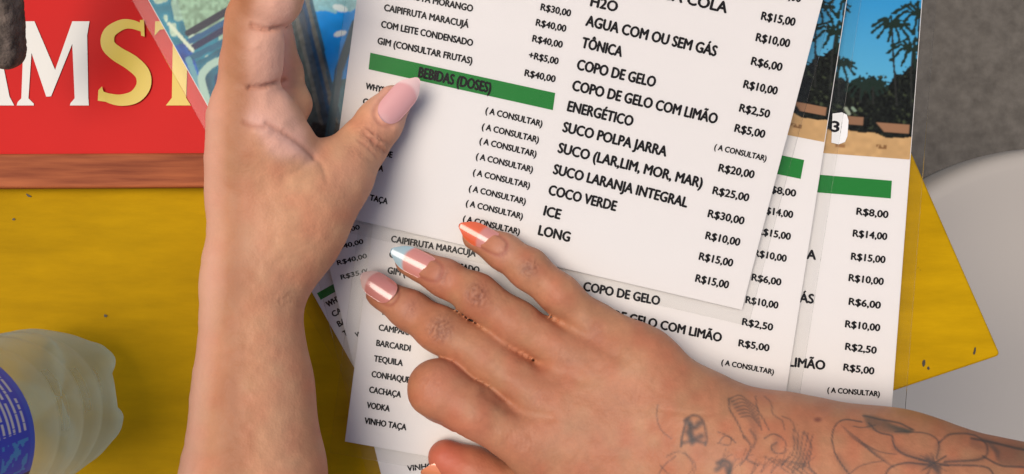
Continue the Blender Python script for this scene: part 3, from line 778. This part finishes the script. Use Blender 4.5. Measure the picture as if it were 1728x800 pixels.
# webs / tendons
creR += [(curve([(1110, 690), (1180, 700), (1230, 690)]), 5, .25), (curve([(820, 660), (860, 690), (930, 705)]), 10, .8), (curve([(862, 580), (910, 612), (980, 640)]), 12, .6), (curve([(925, 527), (975, 562), (1040, 600)]), 11, .8)]
for i in range(9): creR.append((curve([(830+i*8, 715+i*2), (834+i*8, 730+i*2), (832+i*8, 746+i*2)]), 1.5, .12))
ink_t = lin(88, 84, 82)
TAT = []
def tt(pts, w_=1.5, a=.6, c=None): TAT.append((curve(pts, 7), w_, a, ink_t if c is None else c))
X = lambda x, y: (1080+x/2.667, 560+y/2.667)
def tz(pts, **k): tt([X(*p) for p in pts], **k)
tz([(200, 400), (240, 375), (280, 395), (300, 470), (295, 510)], w_=2.5, a=.5); tz([(205, 410), (190, 470), (185, 515)], w_=2.5, a=.6)
tz([(215, 400), (240, 430), (270, 410)], w_=6, a=.65); tz([(215, 450), (240, 480), (275, 470)], w_=6, a=.6); tz([(225, 420), (235, 500)], w_=5, a=.6); tz([(195, 500), (240, 490), (290, 500)], w_=3.5, a=.5)
tz([(350, 590), (375, 580), (405, 595), (400, 640)], w_=4, a=.7); tz([(345, 620), (380, 600), (400, 640)], w_=5, a=.6)
tz([(80, 330), (75, 380), (95, 440), (140, 480)], w_=1.6, a=.35); tz([(160, 560), (110, 600), (80, 650)], w_=1.6, a=.35); tz([(200, 540), (250, 600), (230, 660)], w_=1.4, a=.3)
for i in range(7):
    tz([(405+i*8, 300+i*14), (450+i*8, 285+i*16), (500+i*6, 320+i*17), (530+i*3, 345+i*16)], w_=1.4, a=.42)
tz([(400, 300), (405, 350), (440, 410), (470, 480)], w_=1.6, a=.5); tz([(520, 290), (530, 350), (560, 400), (580, 440)], w_=1.5, a=.45); tz([(350, 450), (400, 470), (430, 500)], w_=1.4, a=.45)
tz([(355, 500), (380, 470), (410, 480), (400, 510), (350, 500)], w_=1.4, a=.4); tz([(470, 470), (500, 520), (480, 570), (530, 600)], w_=2.2, a=.45); tz([(495, 440), (520, 480), (510, 520)], w_=2.2, a=.4)
tz([(560, 480), (600, 460), (650, 490), (650, 540), (610, 545), (590, 515), (615, 500)], w_=1.5, a=.5)
for i in range(5):
    tz([(640+i*22, 600+i*8), (690+i*14, 540+i*10), (690+i*22, 440+i*6)], w_=1.4, a=.42); tz([(560+i*30, 560+i*6), (620+i*30, 600), (690+i*26, 650)], w_=1.4, a=.4)
tz([(740, 450), (770, 520), (760, 600), (800, 650)], w_=1.6, a=.5)
tz([(1000, 405), (920, 395), (875, 430), (865, 500), (890, 570), (940, 640)], w_=1.6, a=.6); tz([(960, 425), (1000, 430), (1060, 420)], w_=1.3, a=.5)
for i in range(6): tz([(1010+i*4, 378+i*10), (1080, 390+i*11), (1140+i*10, 425+i*6), (1200+i*5, 445)], w_=3.2, a=.30, c=lin(96, 100, 88))
tz([(1005, 378), (1080, 395), (1160, 410), (1230, 440)], w_=1.8, a=.7); tz([(1030, 410), (1070, 450), (1130, 465)], w_=1.6, a=.6)
# flower
tz([(1135, 470), (1150, 520), (1200, 555), (1290, 580)], w_=2, a=.65); tz([(1150, 450), (1220, 450), (1300, 460), (1345, 500), (1335, 570)], w_=1.6, a=.5)
tz([(1345, 500), (1400, 460), (1500, 465), (1560, 510), (1540, 570), (1370, 585)], w_=2, a=.55); tz([(1350, 600), (1450, 600), (1560, 610), (1600, 660)], w_=1.8, a=.6)
tz([(1300, 600), (1200, 590), (1130, 610), (1100, 650)], w_=1.8, a=.6); tz([(1310, 610), (1290, 650), (1280, 700)], w_=2.4, a=.5); tz([(1000, 500), (1080, 540), (1150, 550)], w_=1.3, a=.45)
for i in range(6):
    an = i*1.05+.3; tz([(1325, 590), (1325+70*math.cos(an), 590+45*math.sin(an))], w_=1.4, a=.5); tz([(1290+i*12, 560+i*10), (1310+i*8, 600+i*8)], w_=3.6, a=.35)
for i in range(7): tz([(1540+i*12, 480+i*10), (1620, 500+i*14), (1728, 520+i*14), (1900, 560+i*12)], w_=4, a=.26, c=lin(92, 92, 88))
tz([(1490, 480), (1600, 500), (1728, 530), (1900, 560)], w_=2.2, a=.65); tz([(1545, 560), (1620, 600), (1728, 610), (1850, 640)], w_=2, a=.6); tz([(930, 650), (1000, 600), (1100, 580)], w_=1.4, a=.4)
r_ = random.Random(3)
for i in range(9):      # leaf sprays near the wrist
    x0, y0 = 360+i*46, 560+r_.uniform(-20, 60)
    for k2 in range(3):
        tz([(x0, y0+40), (x0+14+k2*9, y0+r_.uniform(-10, 15)), (x0+26+k2*16, y0-34+k2*13)], w_=1.2, a=.28)
tz([(120, 560), (170, 540), (215, 560), (240, 610), (210, 650)], w_=1.4, a=.35); tz([(90, 600), (130, 640), (190, 660)], w_=1.4, a=.35)
for p_ in (([(1150, 520), (1230, 560), (1300, 575)]), ([(1345, 510), (1340, 570)]), ([(1380, 580), (1480, 585), (1540, 570)]), ([(1200, 595), (1290, 600)]), ([(1500, 500), (1560, 530)]), ([(890, 560), (930, 620)]), ([(1030, 400), (1180, 440)]), ([(1340, 610), (1330, 660)]), ([(410, 310), (500, 400), (520, 470)]), ([(700, 480), (740, 600)]), ([(620, 480), (600, 530)])):
    tz(p_, w_=6.5, a=.22)
for i in range(8):
    an = i/8*6.28; tz([(1322+14*math.cos(an), 592+10*math.sin(an)), (1322+(60+20*(i % 2))*math.cos(an), 592+(38+12*(i % 2))*math.sin(an))], w_=1.2, a=.38)
for i in range(10): tz([(905+i*9, 420+i*7), (960+i*16, 480+i*12), (1050+i*12, 530+i*10)], w_=1.2, a=.20)
tz([(560, 290), (590, 320), (600, 370), (640, 400), (650, 440)], w_=1.4, a=.38); tz([(640, 380), (680, 400), (700, 450)], w_=1.4, a=.38)
def paintR(V, q, g, top):
    n1 = vnoise(q, 40, 51); n2 = vnoise(q, 10, 52); n3 = vnoise(q, 3, 53)
    c = np.tile(np.array([.41, .172, .088]), (len(q), 1))*(.88+.16*n1+.10*n2+.09*n3)[:, None]
    c[:, 1:] *= (.86+.26*vnoise(q, 24, 57))[:, None]
    red = np.array([.56, .17, .10])
    def mixc(cc, msk, col, al): return cc*(1-(msk*al)[:, None])+np.array(col)*(msk*al)[:, None]
    for (x, y), r, col, al in (((735, 650), 45, red, .45), ((893, 454), 17, (.30, .12, .08), .42), ((803, 498), 20, (.28, .12, .07), .42), ((745, 552), 22, (.28, .12, .07), .42), ((750, 775), 60, (.56, .13, .08), .8),
                               ((850, 420), 24, (.55, .26, .19), .4), ((740, 462), 26, (.50, .20, .15), .4), ((680, 515), 28, (.46, .19, .14), .4), ((905, 668), 40, (.42, .17, .09), .25), ((955, 600), 34, (.42, .17, .09), .2)):
        c = mixc(c, np.exp(-((q[:, 0]-x)**2+(q[:, 1]-y)**2)/r**2), col, al)
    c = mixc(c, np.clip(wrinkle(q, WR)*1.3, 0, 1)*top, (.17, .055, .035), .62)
    c[:, :] *= 1
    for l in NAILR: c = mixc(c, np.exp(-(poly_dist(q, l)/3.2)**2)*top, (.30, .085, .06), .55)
    for pts, w_, a, col in TAT:
        d = poly_dist(q, pts); c = mixc(c, np.clip(1.2-d/(w_*1.25), 0, 1)*top, col*.6, min(a*1.25, .8))
    d = np.linalg.norm((q-np.array([1380, 708]))/np.array([7, 4]), axis=1); c = mixc(c, np.clip(1.4-d, 0, 1), (.16, .05, .04), .75)
    return c
armR = thing('person', 'tattooed forearm and hand pressing palm down on the menus, nails tipped orange and blue', 'person', tuple(P(1500, 843, .004)))
build_body(bodyR, (-.068, -.19, .003), (.33, .012, .095), .00128, creR, paintR, 'arm', skin2, armR, 1, WR)
bedp = (.60, .24, .20)
nail(armR, (848, 419), (784, 384), 24.5, 20.5, 19.0, .88, bedp, (.74, .13, .045), .52)
nail(armR, (738, 461), (672, 428), 28, 18.5, 16, .84, bedp, (.36, .50, .54), .66)
nail(armR, (664, 502), (618, 472), 28, 17, 15, .84, (.52, .20, .17), (.62, .42, .37), .72, roll=.10)
nail(armR, (790, 786), (722, 776), 27, 13, 12, .95, (.66, .24, .15), (.76, .26, .12), .5, roll=-.95)

# ---- upright hand pinching the menu
WL = [(630, 236, -.86, 17, 34, 1.0), (606, 262, -.86, 12, 34, .4), (478, 506, 1.571, 14, 42, .45), (452, 47, 1.571, 6, 40, .5), (448, 145, 1.571, 7, 40, .5), (470, 225, 1.0, 14, 50, .35), (560, 330, -.7, 50, 30, .18)]
coreL = chain([(440, 1700, 70, 150), (430, 1000, 62, 116), (429, 800, 60, 101), (428, 650, 58, 80), (424, 530, 56, 61), (428, 450, 54, 60), (429, 320, 54, 60), (434, 235, 57, 66)])
coreL += chain([(446, 450, 50, 50), (494, 392, 48, 62), (524, 334, 46, 56), (556, 306, 43, 46)])
F_t = chain([(520, 345, 46, 52), (583, 284, 40, 44), (612, 245, 35, 40), (640, 207, 31, 37), (664, 174, 29, 30)])
F_i = chain([(434, 240, 57, 78), (420, 190, 60, 62), (413, 110, 66, 38), (420, 40, 70, 36), (440, -40, 74, 40)])
F_i += chain([(445, 212, 58, 62), (458, 240, 55, 62)])+chain([(434, 72, 70, 45), (431, 108, 67, 46)])+chain([(458, -6, 74, 53), (478, -80, 77, 55)])
F_m = chain([(470, 215, 50, 42), (497, 175, 42, 26), (486, 120, 40, 22), (470, 40, 40, 22)])
bodyL = Body(coreL, [F_t, F_i, F_m], .016, [.012, .010, .008], .0042)
creL = [(curve([(425, 42), (445, 49), (468, 49), (486, 44)]), 3.2, 1.2), (curve([(420, 148), (440, 147), (458, 143), (480, 134)]), 3.4, 1.2), 
        (curve([(412, 206), (428, 211), (446, 214)]), 4, .5), (curve([(450, 208), (472, 220), (500, 238), (530, 264)]), 4.5, .7),
        (curve([(612, 222), (630, 237), (654, 260)]), 2.6, .7), (curve([(618, 214), (640, 230), (658, 244)]), 2.2, .4), (curve([(604, 236), (618, 246), (636, 266)]), 2, .3),
        (curve([(530, 262), (545, 280), (552, 305)]), 5, .4), (curve([(480, 300), (500, 290), (530, 270)]), 5, .3),
        (curve([(634, 182), (640, 204), (662, 216)]), 2.6, .4), (curve([(432, 222), (470, 238), (510, 262)]), 9, -.8)]
for i in range(12):
    y = 270+i*14; creL.append((curve([(560-i*3, y), (530-i*4, y+14), (495-i*4, y+20)]), 2, .10))
_b = np.array([644., 200.]); _d = np.array([50., -58.]); _l = np.linalg.norm(_d); _d /= _l; _n = np.array([-_d[1], _d[0]])
NL = curve([tuple(_b+_d*46+_n*21), tuple(_b+_d*16+_n*22), tuple(_b-_d*3+_n*16), tuple(_b-_d*8), tuple(_b-_d*3-_n*16), tuple(_b+_d*16-_n*22), tuple(_b+_d*46-_n*21)], 5)
creL.append((NL, 3.2, .4))
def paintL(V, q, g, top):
    n1 = vnoise(q, 50, 61); n2 = vnoise(q, 12, 62); n3 = vnoise(q, 3, 63)
    base = np.array([.61, .29, .155]); palm = np.array([.90, .49, .36]); tan_shade = np.array([.33, .125, .05])
    c = np.tile(base, (len(q), 1))*(.91+.10*n1+.08*n2+.07*n3)[:, None]
    c[:, 1:] *= (.88+.22*vnoise(q, 26, 67))[:, None]
    def mixc(cc, msk, col, al): return cc*(1-(msk*al)[:, None])+np.array(col)*(msk*al)[:, None]
    # lighter palm side of the finger and ball of the hand
    c = mixc(c, np.exp(-(np.maximum(poly_dist(q, [(465, -20), (450, 90), (455, 190), (480, 230)])-26, 0)/14)**2), palm, .75)
    # tanned strip at the palm edge, plus shade of the hand's curvature painted in
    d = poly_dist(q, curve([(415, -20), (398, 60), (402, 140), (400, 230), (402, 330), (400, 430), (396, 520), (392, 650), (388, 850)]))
    c = mixc(c, np.exp(-((d+6*vnoise(q, 30, 71))/36)**2)*(.75+.5*vnoise(q, 60, 72)), tan_shade, .70)
    c = mixc(c, np.clip((385-q[:, 0]-np.maximum(q[:, 1]-480, 0)*.12)/30, 0, 1), (.68, .38, .28), .6)  # pinkish bright left edge: rim highlight painted into the skin colour
    d = poly_dist(q, curve([(430, 420), (470, 500), (478, 650), (480, 850)])); c = mixc(c, np.exp(-(d/34)**2), (.56, .29, .17), .35)
    c = mixc(c, np.exp(-(poly_dist(q, [(430, 200), (520, 262)])/16)**2), (.80, .45, .36), .5)
    c = mixc(c, np.exp(-((q[:, 0]-588)**2+(q[:, 1]-290)**2)/45**2), (.62, .31, .19), .5)
    c = mixc(c, np.exp(-((q[:, 0]-630)**2+(q[:, 1]-238)**2)/22**2), (.50, .26, .18), .4)
    c = mixc(c, np.exp(-((q[:, 0]-668)**2+(q[:, 1]-175)**2)/34**2), (.80, .46, .42), .7)
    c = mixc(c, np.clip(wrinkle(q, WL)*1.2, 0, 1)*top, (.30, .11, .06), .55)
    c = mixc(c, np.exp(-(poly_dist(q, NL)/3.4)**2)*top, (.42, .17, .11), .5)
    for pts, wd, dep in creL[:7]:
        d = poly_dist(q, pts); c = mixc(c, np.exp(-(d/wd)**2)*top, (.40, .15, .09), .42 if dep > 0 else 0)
    return c
armL = thing('person', 'bare untattooed forearm and upright hand holding the top menu between thumb and fingers', 'person', tuple(P(430, 800, .03)))
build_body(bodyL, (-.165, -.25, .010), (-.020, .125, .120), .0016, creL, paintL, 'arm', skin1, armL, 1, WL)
nail(armL, (644, 200), (694, 142), 33, 33.0, 29.5, .72, (.72, .36, .34), (.80, .54, .50), .74, roll=.10)
